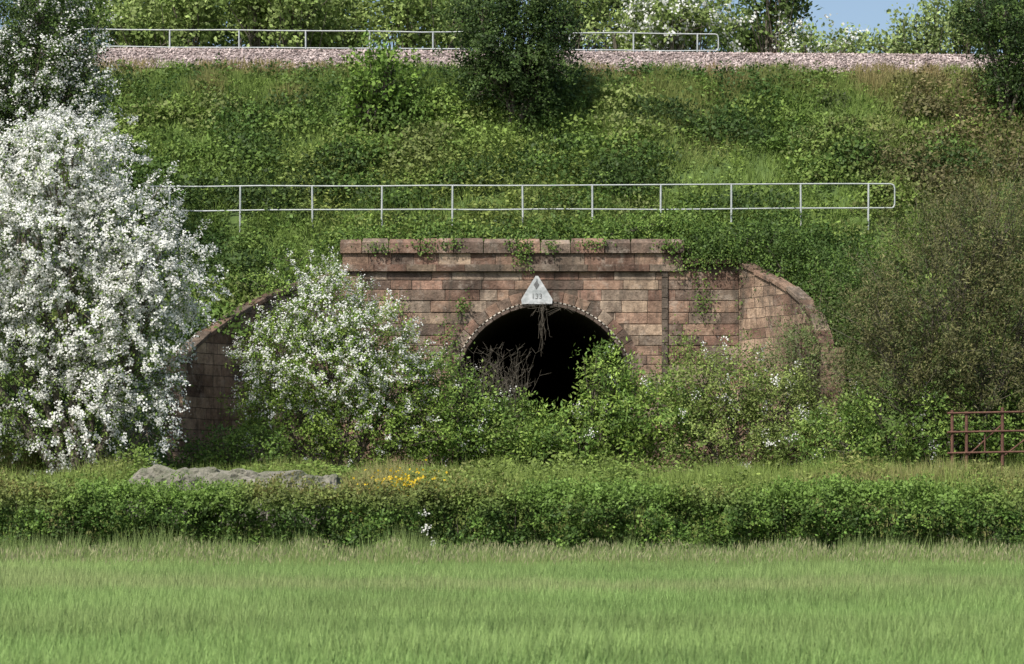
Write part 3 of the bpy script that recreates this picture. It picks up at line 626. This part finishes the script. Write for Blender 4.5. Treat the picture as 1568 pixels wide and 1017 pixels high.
Lv.build('ivy_leaves',M_LEAF,iv); tubes('hanging_stems',segs,M_BARK,iv,4)
# ------------------------------------------- rubble mound
bxr=empty('rubble_mound')
for (u,v,ru,rv) in [(275,752,75,36),(375,755,115,33),(488,755,42,26),(230,752,40,22)]:
    x,y,z=site(u,v,62.8); bm=bmesh.new(); bmesh.ops.create_icosphere(bm,subdivisions=5,radius=1)
    k=62.8/F
    for vt in bm.verts:
        c0=vt.co.copy(); f=1+.3*(float(vnoise(c0.x*2+u,c0.z*2+c0.y*2,.7,61))-.5)+.14*(float(vnoise(c0.x*7+u,c0.z*6+c0.y*5,.7,62))-.5)
        zc=min(c0.z,.75)*1.25
        vt.co=Vector((x+c0.x*ru*k*f,y+c0.y*.7*f,z-.25+zc*(rv*k+.25)*f))
    me=bpy.data.meshes.new('stone'); bm.to_mesh(me); bm.free(); me.materials.append(M_CONC); link(bpy.data.objects.new('stone',me),bxr)
# ------------------------------------------- rusty gate
d=68; segs=[]
def g(u,v,o=0): p=site(u,v,d); return (p[0],p[1]+o,p[2])
def gz(u): p=site(u,700,d); return (p[0],p[1],1.4)
for u,t in ((1458,628),(1480,630),(1535,624)): segs.append((gz(u),g(u,t),.045,.045))
segs.append((gz(1600),g(1600,625),.05,.05))
for v in (633,662,694): segs.append((g(1450,v,-.06),g(1605,v-3,-.06),.028,.028))
segs.append((g(1480,700,.05),g(1535,650,.05),.022,.022)); segs.append((g(1535,700,.05),g(1600,650,.05),.022,.022))
segs.append((g(1508,664),g(1508,694),.022,.022))
ge=empty('rusty_field_gate'); tubes('bars_and_posts',segs,M_RUST,ge,8)
# ---------------------------------------------------------------- light, sky, camera
az=math.radians(212); el=math.radians(50)
sd=Vector((math.sin(az)*math.cos(el),math.cos(az)*math.cos(el),math.sin(el)))
L=bpy.data.lights.new('sun','SUN'); L.energy=5.0; L.angle=math.radians(.5); L.color=(1,.96,.885)
lo=bpy.data.objects.new('sun',L); lo.rotation_euler=sd.to_track_quat('Z','Y').to_euler(); link(lo)
w=bpy.data.worlds.new('World'); scene.world=w; w.use_nodes=True; nt=w.node_tree
bg=nt.nodes['Background']; sk=nt.nodes.new('ShaderNodeTexSky'); sk.sky_type='NISHITA'; sk.sun_disc=False; sk.sun_elevation=el; sk.sun_rotation=az; sk.air_density=1.0; sk.dust_density=2.5
nt.links.new(sk.outputs[0],bg.inputs[0]); bg.inputs[1].default_value=.15
cam=bpy.data.cameras.new('camera'); cam.sensor_width=36; cam.lens=36*F/1568; cam.shift_y=(HV-508.5)/1568; cam.clip_end=3000
cam.dof.use_dof=True; cam.dof.focus_distance=78; cam.dof.aperture_fstop=3.0
co=bpy.data.objects.new('camera',cam); co.location=(0,CAMY,CZ); co.rotation_euler=(math.pi/2,0,0); link(co); scene.camera=co
scene.view_settings.view_transform='Standard'; scene.view_settings.look='None'; scene.view_settings.exposure=0
